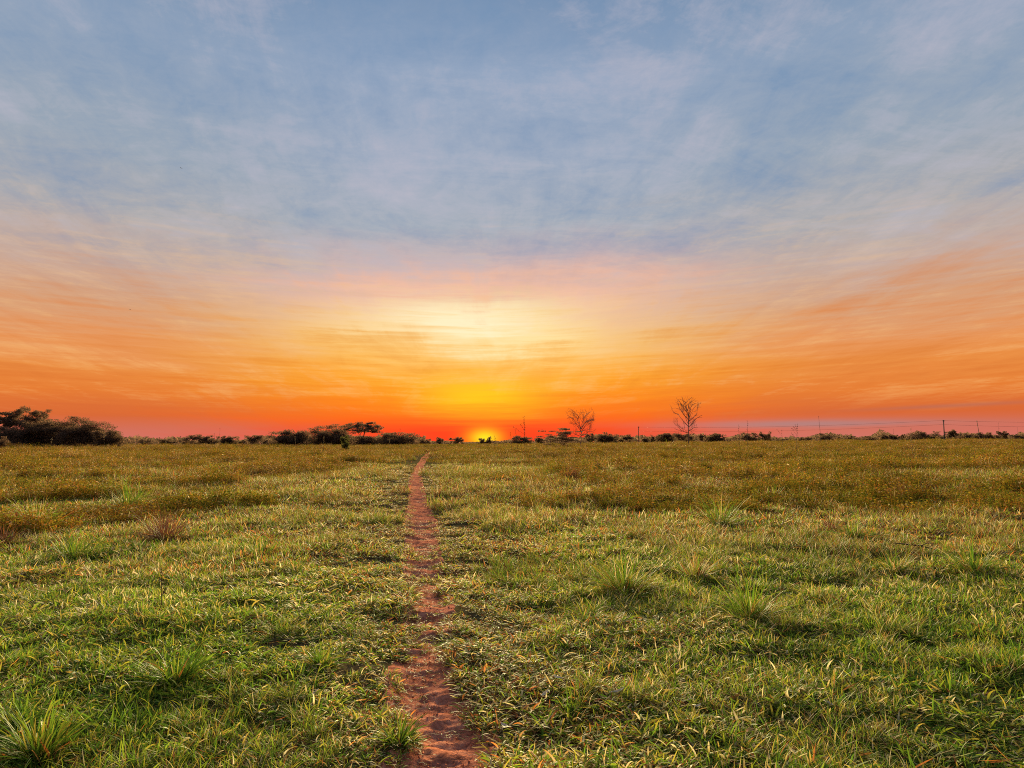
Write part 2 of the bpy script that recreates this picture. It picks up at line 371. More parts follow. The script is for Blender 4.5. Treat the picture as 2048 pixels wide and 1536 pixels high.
def scatter(name, label, protos, pmat, P, rot, scl, idx, dry, lum):
    col = bpy.data.collections.new(name + '_kinds')         # not linked to the scene: only instanced
    for i, pm in enumerate(protos):
        me = mesh_np('%s_clump' % name, *pm); me.materials.append(pmat)
        col.objects.link(bpy.data.objects.new('%s_clump.%03d' % (name, i), me))
    me = bpy.data.meshes.new(name); n = len(P)
    me.vertices.add(n); me.vertices.foreach_set('co', np.ascontiguousarray(P, np.float32).ravel())
    for nm, tp, dat in (('rot', 'FLOAT_VECTOR', rot), ('scl', 'FLOAT_VECTOR', scl), ('idx', 'INT', idx), ('dry', 'FLOAT', dry), ('lum', 'FLOAT', lum)):
        a = me.attributes.new(nm, tp, 'POINT')
        if tp == 'FLOAT_VECTOR': a.data.foreach_set('vector', np.ascontiguousarray(dat, np.float32).ravel())
        else: a.data.foreach_set('value', np.ascontiguousarray(dat, np.int32 if tp == 'INT' else np.float32))
    o = ob(name, me, pmat, label=label, kind='stuff')
    g = bpy.data.node_groups.new(name, 'GeometryNodeTree')
    g.interface.new_socket('Geometry', in_out='INPUT', socket_type='NodeSocketGeometry')
    g.interface.new_socket('Geometry', in_out='OUTPUT', socket_type='NodeSocketGeometry')
    nn = g.nodes.new; gi, go, ip, ci = nn('NodeGroupInput'), nn('NodeGroupOutput'), nn('GeometryNodeInstanceOnPoints'), nn('GeometryNodeCollectionInfo')
    ci.inputs['Collection'].default_value = col; ci.inputs['Separate Children'].default_value = True; ci.inputs['Reset Children'].default_value = True
    ip.inputs['Pick Instance'].default_value = True
    def na(nm, tp):
        x = nn('GeometryNodeInputNamedAttribute'); x.data_type = tp; x.inputs['Name'].default_value = nm; return x.outputs['Attribute']
    er = nn('FunctionNodeEulerToRotation'); L = g.links.new
    L(gi.outputs[0], ip.inputs['Points']); L(ci.outputs[0], ip.inputs['Instance']); L(na('idx', 'INT'), ip.inputs['Instance Index'])
    L(na('rot', 'FLOAT_VECTOR'), er.inputs[0]); L(er.outputs[0], ip.inputs['Rotation']); L(na('scl', 'FLOAT_VECTOR'), ip.inputs['Scale'])
    L(ip.outputs[0], go.inputs[0])
    md = o.modifiers.new('scatter', 'NODES'); md.node_group = g
    return o
def polar(n, d0, d1, power, rg, half=R(41), pad=2.2):   # points in the view's wedge, number per metre of distance ~ d**(1-power)
    e = 2 - power; q = rg.uniform(0, 1, n)
    d = (d0 ** e + q * (d1 ** e - d0 ** e)) ** (1 / e)
    w = d * math.tan(half) + pad
    return rg.uniform(-1, 1, n) * w, d
def place(x, y, smin, smax, tilt, rg, sink=.0):
    n = len(x); s = rg.uniform(smin, smax)
    P = np.stack([x, y, ground_h(x, y) - sink], -1)
    rot = np.stack([rg.normal(0, tilt, n), rg.normal(0, tilt, n), rg.uniform(0, 6.283, n)], -1)
    return P, rot, s

# --- short matted grass
lawn = []
for i in range(9):
    rg = np.random.default_rng(100 + i)
    k = i % 3
    V = blades((46, 40, 30)[k], .12, ((.03, .085), (.04, .115), (.05, .13))[k], (.0055, .0110), (.25, 1.25), (-.2, 1.3), rg, 4)
    fl = blades(12, .13, (.05, .13), (.004, .008), (1.2, 1.6), (-.5, .35), rg, 4, dryg=.35)      # dry blades lying flat
    lawn.append(joinm([V, fl]))
matted = []
for i in range(5):
    rg = np.random.default_rng(170 + i)
    matted.append(joinm([blades(26, .11, (.05, .115), (.0075, .0125), (.5, 1.25), (.5, 1.6), rg, 5, dryg=.06), blades(12, .12, (.05, .11), (.006, .011), (1.1, 1.5), (0, .8), rg, 4, dryg=.28)]))
lawn += matted
def scatter_grass():
    rg = np.random.default_rng(11)
    x1, y1 = polar(26000, 2.3, 9.5, .15, rg); x2, y2 = polar(62000, 9.5, 48, 1.55, rg)
    x, y = np.concatenate([x1, x2]), np.concatenate([y1, y2])
    f = path_f(x, y) + .62 * fbm(x / .18, y / .30, 81, 3) + .26 * vnoise(x / .8, y / .7, 83)
    for yc_ in CROSS: f = f - .8 * np.exp(-((y - yc_[0]) / yc_[1]) ** 2)
    bare = fbm(x / .5, y / .5, 85, 2)
    nearp = np.exp(-((x - path_x(y)) / 1.1) ** 2)
    keep = ((f < .50) | (path_f(x, y) < .12) | (rg.uniform(0, 1, len(x)) < .02)) & (rg.uniform(0, 1, len(x)) > .35 * nearp * (bare > .0)) & (rg.uniform(0, 1, len(x)) > .5 * (bare > .42))
    x, y, f, nearp = x[keep], y[keep], f[keep], nearp[keep]; n = len(x)
    d = np.hypot(x, y)
    P, rot, s = place(x, y, np.full(n, .7), np.full(n, 1.25), .16, rg)
    clump = fbm(x / .8, y / .8, 91, 3)
    s = s * (1 + .35 * clump) * np.clip((d / 7) ** .5, 1, 2.4) * (1 - .35 * np.clip(f * 2, 0, 1)) * (1 - .25 * nearp) * (1 - .5 * np.exp(-((x - path_x(y)) / (.7 + .03 * d)) ** 2) * np.clip((d - 9) / 8, 0, 1))
    scl = np.stack([s, s, s * (1 + .3 * fbm(x / 2.2, y / 2.2, 93, 2))], -1)
    dry = .02 + .16 * fbm(x / 1.6, y / 1.6, 95, 3) + .16 * nearp + .26 * np.clip((d - 6.5) / 10, 0, 1)  # distance term paints a warm backlit haze into the blade colour
    dry = dry - .13 * np.clip((-x - .7) / 1.5, 0, 1) * np.clip((10 - d) / 3, 0, 1) - .07 * np.clip((x - 1.2) / 2, 0, 1) * np.clip((9 - d) / 3, 0, 1)
    lum = .16 + .26 * fbm(x / 1.2 + 9, y / 1.2, 97, 2)
    flat_ = rg.uniform(0, 1, n) < np.clip(.85 * np.exp(-((x - path_x(y)) / 1.3) ** 2) + .45 * (fbm(x / 1.3, y / 1.3, 99, 2) > .0) + .2, .12, .85)
    idx = np.where(flat_, rg.integers(9, 14, n), rg.integers(0, 9, n))
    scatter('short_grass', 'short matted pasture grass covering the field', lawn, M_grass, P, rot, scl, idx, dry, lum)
scatter_grass()
scraps = []
for i in range(5):
    rg = np.random.default_rng(150 + i)
    scraps.append(blades(14, .10, (.02, .07), (.002, .005), (1.35, 1.6), (-.3, .3), rg, 3, dryg=.42))
def scatter_scraps():
    rg = np.random.default_rng(15); y = rg.uniform(2.6, 16, 650) ** 1.0; x = path_x(y) + rg.normal(0, .42, len(y)) * path_w(y)
    k = fbm(x / .3, y / .3, 141, 2) > -.05; x, y = x[k], y[k]; n = len(x)
    P, rot, s_ = place(x, y, np.full(n, .5), np.full(n, 1.1), .1, rg); P[:, 2] += .012
    scatter('grass_scraps', 'dry scraps of trampled grass on the red path', scraps, M_grass, P, rot, np.stack([s_, s_, s_], -1), rg.integers(0, 5, n), np.full(n, .0), rg.normal(-.45, .15, n))
scatter_scraps()

crumb = []
for i in range(4):
    rg = np.random.default_rng(160 + i); k = rg.uniform(.6, 1.2, (6, 1)) * np.array([[1, 0, 0], [-1, 0, 0], [0, 1, 0], [0, -1, 0], [0, 0, .7], [0, 0, -.5]]) + rg.normal(0, .12, (6, 3))
    Q3 = np.array([[0, 2, 4], [2, 1, 4], [1, 3, 4], [3, 0, 4], [2, 0, 5], [1, 2, 5], [3, 1, 5], [0, 3, 5]]); crumb.append((k * .011, Q3, {}))
def scatter_crumbs():
    rg = np.random.default_rng(16); y = 2.6 + 16 * rg.uniform(0, 1, 2600) ** 1.6; x = path_x(y) + rg.normal(0, .36, len(y)) * path_w(y); n = len(x)
    P, rot, s_ = place(x, y, np.full(n, .25), np.full(n, 1.), .6, rg); s_ = s_ ** 1.5; P[:, 2] += .006
    scatter('soil_crumbs', 'crumbs of red soil and grit lying on the path', crumb, M_earth, P, rot, np.stack([s_, s_, s_], -1), rg.integers(0, 4, n), np.zeros(n), np.zeros(n))
scatter_crumbs()

# --- longer grass in patches
tall = []
for i in range(6):
    rg = np.random.default_rng(200 + i)
    tall.append(joinm([blades(34, .10, (.12, .30), (.004, .008), (.08, .9), (.2, 1.2), rg, 5), blades(6, .10, (.15, .34), (.004, .007), (.2, 1.1), (0, 1.), rg, 5, dryg=.5)]))
def scatter_tall():
    rg = np.random.default_rng(12)
    x, y = polar(46000, 3.0, 95, 1.25, rg)
    d = np.hypot(x, y); off = np.abs(x - path_x(y))
    patch = fbm(x / 1.5, y / 1.5, 111, 3) + .4 * fbm(x / 9, y / 9, 113, 2)
    lim = .30 - .36 * np.clip((d - 8) / 12, 0, 1) + .5 * np.exp(-(off / (.9 + d * .02)) ** 2)
    keep = (patch > lim) & (path_f(x, y) < .15)
    x, y, d, patch = x[keep], y[keep], d[keep], patch[keep]; n = len(x)
    P, rot, s = place(x, y, np.full(n, .55), np.full(n, 1.1), .14, rg)
    s = s * np.clip((d / 10) ** .6, .55, 2.) * (.8 + .4 * np.clip(patch, 0, 1))
    scl = np.stack([s, s, s * rg.uniform(.7, 1.05, n)], -1)
    dry = .06 + .17 * fbm(x / 3, y / 3, 115, 3) + .24 * np.clip((d - 6) / 14, 0, 1)  # last term colours far blades golden for the warm veil over them
    lum = .25 * fbm(x / 2.2, y / 2.2, 117, 2)
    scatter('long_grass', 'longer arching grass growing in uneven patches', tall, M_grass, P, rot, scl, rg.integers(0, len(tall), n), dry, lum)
scatter_tall()

# --- low leafy weeds that take over further out
weeds = [weed_proto(np.random.default_rng(300 + i), 7, .17, (.14, .46), .046, 22) for i in range(6)]
def scatter_weeds():
    rg = np.random.default_rng(13)
    x, y = polar(52000, 11, 190, 1.35, rg, pad=1)
    d = np.hypot(x, y); off = np.abs(x - path_x(y) - .08 * d * 0)
    patch = fbm(x / 6, y / 6, 121, 3) + .3 * fbm(x / 1.6, y / 1.6, 123, 2)
    lane = np.exp(-(off / (1.6 + .10 * d)) ** 2)
    d2 = d * (1 + .40 * fbm(x / 7, y / 14, 129, 3))
    lim = .34 - .95 * np.clip((d2 - 10) / 20, 0, 1) + .85 * lane - .3 * np.clip((d - 60) / 50, 0, 1)
    keep = (patch > lim) & (path_f(x, y) < .1)
    x, y, d, patch, lane = x[keep], y[keep], d[keep], patch[keep], lane[keep]; n = len(x)
    P, rot, s = place(x, y, np.full(n, .6), np.full(n, 1.25), .1, rg)
    s = s * np.clip((d / 16) ** .45, 1, 2.6)
    tuft = np.clip(fbm(x / 2.4, y / 2.4, 137, 2) * 1.6, 0, 1.2)
    scl = np.stack([s * 1.15, s * 1.15, np.minimum(s, 1.5) * (.45 + .5 * np.clip(patch + .25, 0, 1) + .75 * tuft) * (1 - .4 * lane)], -1)
    dry = .05 + .20 * fbm(x / 7, y / 7, 125, 3) + rg.normal(0, .13, n) + .10 * np.clip((d - 20) / 60, 0, 1)
    lum = .35 + .40 * fbm(x / 3.2, y / 3.2, 127, 3) + rg.normal(0, .15, n)
    scatter('weeds', 'low leafy brown-green weeds spreading over the far half of the field', weeds, M_weed, P, rot, scl, rg.integers(0, len(weeds), n), dry, lum)
scatter_weeds()
# --- coarse cover to the edge of the field
cover = []
for i in range(4):
    rg = np.random.default_rng(400 + i)
    P_ = np.stack([rg.uniform(-1.3, 1.3, 170), rg.uniform(-1.3, 1.3, 170), rg.uniform(.02, .38, 170) * rg.uniform(.4, 1, 170)], -1)
    cover.append(joinm([kites(P_, rg.uniform(.06, .13, 170), rg, .5, .2), blades(70, 1.3, (.2, .5), (.014, .024), (.05, .6), (0, .8), rg, 3)]))
def scatter_cover():
    rg = np.random.default_rng(14)
    x, y = polar(26000, 48, 520, 1.35, rg, pad=1)
    keep = (np.abs(x - path_x(y)) > 1.5) | (y > PY[-1] + 15); x, y = x[keep], y[keep]
    d = np.hypot(x, y); n = len(x)
    P, rot, s = place(x, y, np.full(n, .7), np.full(n, 1.2), .05, rg)
    s2 = s * np.clip((d / 60) ** .5, 1, 2.6)
    scl = np.stack([s2, s2, s * np.clip(.75 + .8 * fbm(x / 8, y / 8, 131, 3), .25, 1.6)], -1)
    dry = .08 + .2 * fbm(x / 12, y / 12, 133, 3) + rg.normal(0, .12, n)
    lum = .30 + .45 * fbm(x / 9, y / 9, 135, 3)
    scatter('far_field_cover', 'rough brown-green cover on the far part of the field', cover, M_weed, P, rot, scl, rg.integers(0, len(cover), n), dry, lum)
scatter_cover()

# ------------------------------------------------------------------ trees
m = mat('dark_leaves'); a = attr('rnd')
cl = ramp(a, [(0, (.075, .055, .032)), (.5, (.13, .080, .050)), (.8, (.17, .095, .058)), (1, (.20, .105, .066))])
M_leaf = finish(m, cl, 1., 0., .5)
m = mat('yellow_green_leaves'); a = attr('rnd')  # yellow-green foliage of the young shrub
M_leaf2 = finish(m, ramp(a, [(0, (.06, .07, .02)), (.6, (.12, .12, .03)), (1, (.18, .15, .05))]), 1., 0., .4)
m = mat('bark'); nv = noise(objvec(), 6., 4, .6)
M_bark = finish(m, ramp(nv, [(.3, (.10, .062, .042)), (.7, (.24, .150, .100))]), .9, .2)
m = mat('grey_pole_wood'); nv = noise(objvec(), 5., 4, .6)
M_pole = finish(m, ramp(nv, [(.3, (.035, .028, .024)), (.7, (.075, .062, .054))]), .85, .2)
m = mat('cable'); M_cable = finish(m, (.03, .028, .03, 1), .6, .3)
m = mat('straw'); nv = noise(objvec(), 9., 3, .6)
M_straw = finish(m, ramp(nv, [(.3, (.13, .085, .045)), (.7, (.30, .22, .12))]), .8, .2, .2)
m = mat('dark_stalk'); nv = noise(objvec(), 12., 3, .6)
M_stalk = finish(m, ramp(nv, [(.3, (.045, .028, .018)), (.7, (.11, .070, .040))]), .8, .2)

def colonize(att, root, first, step, infl, kill, rg, up=.0, maxit=140):
    nodes = [np.array(root, float)]; par = [-1]
    n0 = max(1, int(np.linalg.norm(np.array(first) - root) / step))
    for i in range(1, n0 + 1):
        nodes.append(root + (np.array(first) - root) * i / n0 + rg.normal(0, step * .08, 3) * (i < n0)); par.append(len(nodes) - 2)
    att = att.copy()
    for _ in range(maxit):
        if not len(att): break
        Nn = np.array(nodes); dd = np.linalg.norm(att[:, None] - Nn[None], axis=2)
        ni = dd.argmin(1); nd = dd.min(1)
        ok = nd < infl
        if not ok.any(): ok = nd <= nd.min() + 1e-6
        new = []
        for k in np.unique(ni[ok]):
            v = att[ok & (ni == k)] - Nn[k]; v /= np.linalg.norm(v, axis=1)[:, None] + 1e-9
            v = v.mean(0) + rg.normal(0, .12, 3) + np.array([0, 0, up]); l = np.linalg.norm(v)
            if l > 1e-3: new.append((Nn[k] + v / l * step, k))
        if not new: break
        for p, k in new: nodes.append(p); par.append(int(k))
        Nn = np.array([p for p, _ in new])
        att = att[(np.linalg.norm(att[:, None] - Nn[None], axis=2).min(1) > kill) & (np.linalg.norm(att[:, None] - np.array(nodes)[None], axis=2).min(1) > kill)]
    return np.array(nodes), np.array(par)
def skeleton_paths(nodes, par, tip, power=.5):
    n = len(nodes); ch = [[] for _ in range(n)]
    for i in range(1, n): ch[par[i]].append(i)
    load = np.zeros(n)
    for i in range(n - 1, -1, -1): load[i] = max(1, sum(load[c] for c in ch[i]))
    rad = tip * load ** power; paths = []; starts = [(0, None)]
    while starts:
        i, p = starts.pop(); chain = [i] if p is None else [p, i]
        while ch[i]:
            o_ = sorted(ch[i], key=lambda c_: -load[c_]); starts += [(c_, i) for c_ in o_[1:]]; i = o_[0]; chain.append(i)
        if len(chain) < 2: continue
        r = rad[chain].copy()
        if p is not None: r[0] = r[1]
        paths.append((nodes[chain], r))
    return paths
def tree_base(x0, x1, ytop, D):
    xm = (x0 + x1) / 2; X_, _, Zt = at(xm, ytop, D)
    g = float(ground_h(X_, D)); return X_, D, g, Zt - g, (x1 - x0) * D / F
def crown_points(W, H, low, rg, ncl, nleaf, fill=.55, flat=1., zmin=-.35, cr=.11):
    th = rg.uniform(0, 2 * math.pi, ncl); ph = np.arccos(rg.uniform(zmin, 1, ncl)); r_ = rg.uniform(fill, 1, ncl)
    lump = 1 + .16 * np.sin(th * 3 + rg.uniform(0, 6)) * np.sin(ph) + rg.normal(0, .05, ncl)
    zc, hh = H * (low + 1) / 2, H * (1 - low) / 2
    # flatter top than an ellipsoid: widest two thirds of the way up
    cx = np.sin(ph) ** .8 * np.cos(th) * r_ * W * .47 * lump; cy_ = np.sin(ph) ** .8 * np.sin(th) * r_ * W * .42 * lump
    cz = zc + np.cos(ph) * r_ * hh * .95 * lump
    Cc = np.stack([cx, cy_, cz], -1)
    P = Cc[rg.integers(0, ncl, nleaf)] + np.clip(rg.normal(0, 1, (nleaf, 3)), -1.5, 1.5) * np.array([W * cr * .6, W * cr * .6, min(W, H) * cr * .42 * flat])
    P[:, 2] = np.clip(P[:, 2], .05, H * 1.03)
    return Cc, P
used_seed = [1000]
def leafy_tree(kind, x0, x1, ytop, D, label, name='tree', cat='tree', mleaf=None, group=None):
    used_seed[0] += 1; rg = np.random.default_rng(used_seed[0])
    X_, Y_, g, H, W = tree_base(x0, x1, ytop, D)
    t = ob(name, None, label=label, cat=cat, group=group, loc=(X_, Y_, g))
    lf = max(.15, D / F * 2.5); area = (x1 - x0) * (H * F / D)
    if kind == 'dome':    low, ncl, k, fill, flat, cr = .02, 80, 5.4, .40, 1.3, .10
    elif kind == 'open':  low, ncl, k, fill, flat, cr = .30, 95, 2.3, .55, .95, .06
    elif kind == 'sprawl': low, ncl, k, fill, flat, cr = .08, 60, 2.0, .3, .4, .08
    elif kind == 'clump': low, ncl, k, fill, flat, cr = .08, 26, 3.6, .35, 1.4, .11
    else:                 low, ncl, k, fill, flat, cr = .03, 30, 4.2, .3, 1.4, .12
    nl = int(max(70, area / 1.55 * k))
    Cc, P = crown_points(W, H, low, rg, ncl, nl, fill, flat, -1. if low < .1 else -.35, cr)
    if kind == 'dome':                         # skirts down to the ground
        q = int(nl * .5); u_ = rg.uniform(-1, 1, q); P2 = np.stack([u_ * .48 * W, rg.uniform(-.3, .3, q) * W, rg.uniform(0, .62, q) * H * np.sqrt(1.02 - u_ * u_)], -1); P = np.concatenate([P, P2])
    # spurs that break the outline
    ns = max(4, ncl // 5); sp = Cc[rg.integers(0, ncl, ns)]; sp = sp * np.array([1.06, 1.06, 1.0]) + np.array([0, 0, H * .04])
    P = np.concatenate([P, (sp[:, None] + rg.normal(0, 1, (ns, 6, 3)) * np.array([W * .035, W * .03, H * .02])).reshape(-1, 3)])
    V, Q, A = kites(P, rg.uniform(.6, 1.3, len(P)) * lf, rg, .55, .25)
    ob('crown', mesh_np('crown', V, Q, A), mleaf or M_leaf, t)
    targets = Cc[rg.permutation(ncl)[:min(ncl, 34)]]
    nodes, par = colonize(targets, np.array([0, 0, -.15]), np.array([rg.normal(0, W * .03), rg.normal(0, W * .03), H * max(.16, low * .7)]), max(.25, H * .06), W, max(.35, H * .08), rg, .05, 40)
    V, Q = tubes(skeleton_paths(nodes, par, max(.022, H * .0065), .48), 5)
    ob('trunk', mesh_np('trunk', V, Q), M_bark, t)
    return t
def bare_tree(xt, ytop, D, label, prof, seed, limbs, leader):
    rg = np.random.default_rng(seed)
    X_, _, Zt = at(xt, ytop, D); g = float(ground_h(X_, D)); H = Zt - g
    t = ob('bare_tree', None, label=label, cat='bare tree', group='leafless trees on the skyline', loc=(X_, D, g))
    pz = np.array([p[0] for p in prof]) * H; pl = np.array([p[1] for p in prof]) * D / F; pr = np.array([p[2] for p in prof]) * D / F
    def inside(p, tol=1.):
        p = np.array([p[0] / tol, p[1] / tol, H * .3 + (p[2] - H * .3) / (1 - (1 - tol) * .6)])
        if p[2] > H * 1.01 or p[2] < pz[0]: return p[2] < pz[0]
        l, r_ = np.interp(p[2], pz, pl), np.interp(p[2], pz, pr); return l <= p[0] <= r_ and abs(p[1]) < (r_ - l) * .5
    twigs = []
    def grow(p, d, L, r0, depth, lift):
        n = 5; P = [p]; d = d / np.linalg.norm(d); tol = rg.uniform(.72, 1.08)
        for _ in range(n):
            d = d + rg.normal(0, .11, 3) + np.array([0, 0, lift]); d /= np.linalg.norm(d)
            q = P[-1] + d * L / n
            if not inside(q, tol): break
            P.append(q)
        if len(P) < 2: return
        P = np.array(P); m_ = len(P); twigs.append((P, np.maximum(np.linspace(r0, r0 * .66, m_), .009)))
        if depth == 0: return
        for k in range(2 if m_ > n else 1):
            a = rg.normal(0, 1, 3); a -= a @ d * d; a /= np.linalg.norm(a); sp_ = rg.uniform(.4, .95)
            grow(P[-1], d * math.cos(sp_) + a * math.sin(sp_), L * rg.uniform(.68, .9), r0 * .66, depth - 1, lift)
        for k in range(1, m_ - 1):
            if rg.uniform() < .36:
                a = rg.normal(0, 1, 3); a -= a @ d * d; a /= np.linalg.norm(a); sp_ = rg.uniform(.5, .95)
                grow(P[k], d * math.cos(sp_) + a * math.sin(sp_), L * rg.uniform(.45, .75), r0 * .48, max(0, depth - 2), lift)
    top = leader * H; n = 12; s_ = np.linspace(0, 1, n)
    TP = np.stack([.04 * H * np.sin(s_ * 2.2) * .5, 0 * s_, -.15 + (top + .15) * s_], -1) + rg.normal(0, .02, (n, 3)) * s_[:, None]
    R0 = H * .0125
    for f_, az, sp_, L in limbs:               # height fraction, azimuth, angle from vertical, length fraction
        p = np.array([np.interp(f_ * H, TP[:, 2], TP[:, k]) for k in range(3)])
        grow(p, np.array([math.sin(sp_) * math.cos(az), math.sin(sp_) * math.sin(az), math.cos(sp_)]), L * H, R0 * .55, 5, .03)
    V, Q = tubes([(TP, np.linspace(R0 * 1.15, R0 * .5, n))], 7); ob('trunk', mesh_np('trunk', V, Q), M_bark, t)
    V, Q = tubes(twigs, 4); ob('branches', mesh_np('branches', V, Q), M_bark, t, kind='stuff')
    return t
TREES = [
 ('open', -46, 34, 820, 128, 'sparse-topped dark tree cut by the left picture edge'),
 ('dome', -70, 60, 846, 124, 'dense dark bushy tree under the tallest crown at the left edge'),
 ('open', 10, 100, 813, 132, 'tallest tree of the left clump, sky showing through its crown'),
 ('dome', 16, 118, 838, 130, 'dense dark tree filling the shade below the tallest tree of the left clump'),
 ('dome', 62, 160, 837, 128, 'broad dark tree between the tallest and the rounded tree of the left clump'),
 ('dome', 120, 226, 836, 126, 'rounded dark tree with a smooth domed top in the left clump'),
 ('dome', 188, 252, 858, 122, 'low dark tree sloping to the ground at the right end of the left clump'),
 ('small', 266, 312, 878, 330, 'tiny far tree beside the left clump, first of the low pair'),
 ('small', 312, 352, 877, 340, 'tiny far tree of the low pair, nearer the broken-branch tree'),
 ('clump', 352, 410, 868, 180, 'small spiky tree with one branch reaching out to the side'),
 ('clump', 402, 438, 870, 180, 'small ragged tree beside the spiky tree with a side branch'),
 ('dome', 440, 476, 871, 190, 'small flat-topped tree standing alone left of the middle grove'),
 ('small', 474, 496, 879, 420, 'very low far bush just left of the middle grove'),
 ('clump', 494, 544, 867, 215, 'greyish small tree at the left end of the middle grove'),
 ('dome', 536, 626, 858, 180, 'wide dense dark tree in the left half of the middle grove'),
 ('dome', 612, 712, 850, 176, 'tall dense dark tree beside the umbrella-shaped tree'),
 ('open', 672, 770, 843, 172, 'umbrella-shaped tree with light showing through its spreading crown'),
 ('dome', 700, 775, 872, 170, 'dark thicket beneath the umbrella-shaped tree'),
 ('dome', 752, 838, 864, 168, 'low domed dark tree at the right end of the middle grove'),
 ('dome', 566, 650, 871, 186, 'dark undergrowth bush behind the wide dense tree of the middle grove'),
 ('dome', 646, 730, 868, 184, 'dark undergrowth bush behind the tall dense tree of the middle grove'),
 ('small', 826, 862, 876, 260, 'low reddish bush trailing off from the middle grove'),
 ('clump', 866, 890, 874, 300, 'small round far tree left of the rising sun, farther from it'),
 ('clump', 900, 932, 872, 290, 'ragged small far tree closest to the left of the sun glow'),
 ('small', 954, 972, 876, 330, 'small round bush in front of the sun, the lower one'),
 ('small', 970, 986, 873, 330, 'small round bush in front of the sun, the higher one'),
 ('dome', 1018, 1066, 872, 240, 'low broad bush just right of the sun beneath a tall seed stalk'),
 ('small', 1068, 1090, 873, 250, 'small pointed bush left of the layered spreading tree'),
 ('sprawl', 1072, 1172, 853, 118, 'low spreading tree with layered thin foliage before the smaller bare tree'),
 ('clump', 1168, 1192, 867, 270, 'thin upright tree just right of the smaller bare tree'),
 ('dome', 1188, 1236, 865, 270, 'dense rounded tree between the smaller bare tree and the slim pole'),
 ('clump', 1230, 1270, 870, 275, 'loose-leaved small tree just left of the slim pole'),
 ('small', 1281, 1300, 873, 280, 'small dark bush just right of the slim pole'),
 ('small', 1296, 1314, 870, 285, 'small cone-shaped tree right of the slim pole'),
 ('dome', 1308, 1352, 865, 260, 'dense tree left of the larger bare tree, with a peaked top'),
 ('clump', 1346, 1392, 865, 262, 'leafy tree directly behind the larger bare tree'),
 ('clump', 1396, 1412, 866, 262, 'thin drooping tree just right of the larger bare tree'),
 ('dome', 1406, 1452, 866, 230, 'rounded tree with drooping top right of the larger bare tree'),
 ('clump', 1474, 1524, 866, 215, 'feathery tree below the two thin seed stalks'),
 ('clump', 1516, 1546, 862, 215, 'spiky-topped tree right of the two thin seed stalks'),
 ('small', 1546, 1584, 876, 260, 'low dark bush under the branching seed stalk'),
 ('clump', 1592, 1628, 873, 300, 'small far tree left of the leaning thin stalk'),
 ('clump', 1630, 1668, 866, 260, 'ragged tree under the leaning thin stalk, taller on one side'),
 ('small', 1670, 1682, 873, 300, 'tiny lone shrub in the gap of the skyline'),
 ('clump', 1692, 1706, 869, 300, 'little upright tree at the start of the far tree row'),
 ('small', 1702, 1760, 873, 360, 'low smooth-topped bush in the far tree row'),
 ('clump', 1758, 1776, 865, 330, 'upright square-topped tree in the far tree row'),
 ('clump', 1774, 1798, 867, 330, 'ragged tree next to the square-topped tree in the far row'),
 ('clump', 1800, 1813, 866, 330, 'small ball-topped tree standing alone in the far row'),
 ('dome', 1812, 1874, 862, 310, 'flat-topped wide tree left of the tall dark pole'),
 ('clump', 1888, 1914, 857, 280, 'knobbly tree standing just right of the tall dark pole'),
 ('small', 1876, 1912, 871, 290, 'dark thicket at the foot of the tall dark pole'),
 ('dome', 1908, 1952, 867, 300, 'rounded dark tree between the knobbly tree and the reddish thin pole'),
 ('dome', 1946, 1990, 864, 295, 'dark domed tree at the foot of the reddish thin pole'),
 ('clump', 1990, 2016, 860, 290, 'lopsided tree near the right edge with a raised crown'),
 ('dome', 2012, 2070, 868, 300, 'low dark tree cut by the right picture edge'),
]
for a in TREES: leafy_tree(*a)
bare_tree(1374, 796, 118, 'larger leafless tree with an upright oval crown of twigs against the orange sky',
          [(.30, -26, 20), (.42, -26, 26), (.50, -30, 36), (.62, -32, 37), (.75, -33, 36), (.85, -32, 26), (1, -22, 27)], 41,
          [(.30, 2.6, 1.2, .16), (.34, .4, 1.15, .16), (.42, .2, .95, .30), (.42, 3.3, .75, .32), (.47, 2.0, .7, .3), (.50, 5.2, .7, .3), (.52, 6.1, .85, .3), (.56, 2.9, .6, .32), (.60, .7, .5, .3), (.64, 3.6, .45, .28), (.64, 4.9, .35, .26), (.64, 1.3, .2, .26)], .64)
bare_tree(1160, 818, 116, 'smaller leafless tree with a flat-topped vase-shaped crown above a spreading bush',
          [(.28, -24, 30), (.40, -24, 36), (.55, -16, 28), (.66, -24, 30), (.8, -32, 33), (1, -29, 30)], 42,
          [(.30, 2.9, 1.3, .22), (.32, .1, 1.3, .26), (.36, 1.2, 1.2, .2), (.42, 3.4, .62, .36), (.42, .2, .55, .38), (.44, 2.1, .5, .34), (.46, 5.2, .55, .34), (.47, 3.0, .4, .36), (.47, 6.0, .35, .36), (.47, 1.2, .15, .34)], .47)
leafy_tree('small', 678, 702, 868, 92, 'yellow-green young shrub standing up before the middle grove', 'shrub', 'shrub', M_leaf2)
leafy_tree('small', -14, 20, 874, 100, 'low brownish shrub at the foot of the left clump by the picture edge', 'shrub', 'shrub', M_leaf)

# far woodland: reads as one low dark line
def woodland():
    rg = np.random.default_rng(77); n = 90000
    px = rg.uniform(-300, 2350, n); D = rg.uniform(520, 800, n)
    hmax = 4.4 + 4.4 * np.clip(fbm(px / 40, px * 0 + 3, 5, 4) + .40, 0, 1.2) ; hmax = hmax * np.where(np.abs(px - 960) < 110, .4, 1)
    x = (px - 1024) / F * D; z = base_h(x, D) + hmax * np.sqrt(rg.uniform(0, 1, n)) * rg.uniform(.65, 1, n)
    V, Q, A = kites(np.stack([x, D, z], -1), rg.uniform(1.1, 2.4, n), rg, .7, .2)
    ob('distant_woodland', mesh_np('distant_woodland', V, Q, A), M_leaf, kind='stuff', label='far low line of trees along the horizon')
woodland()

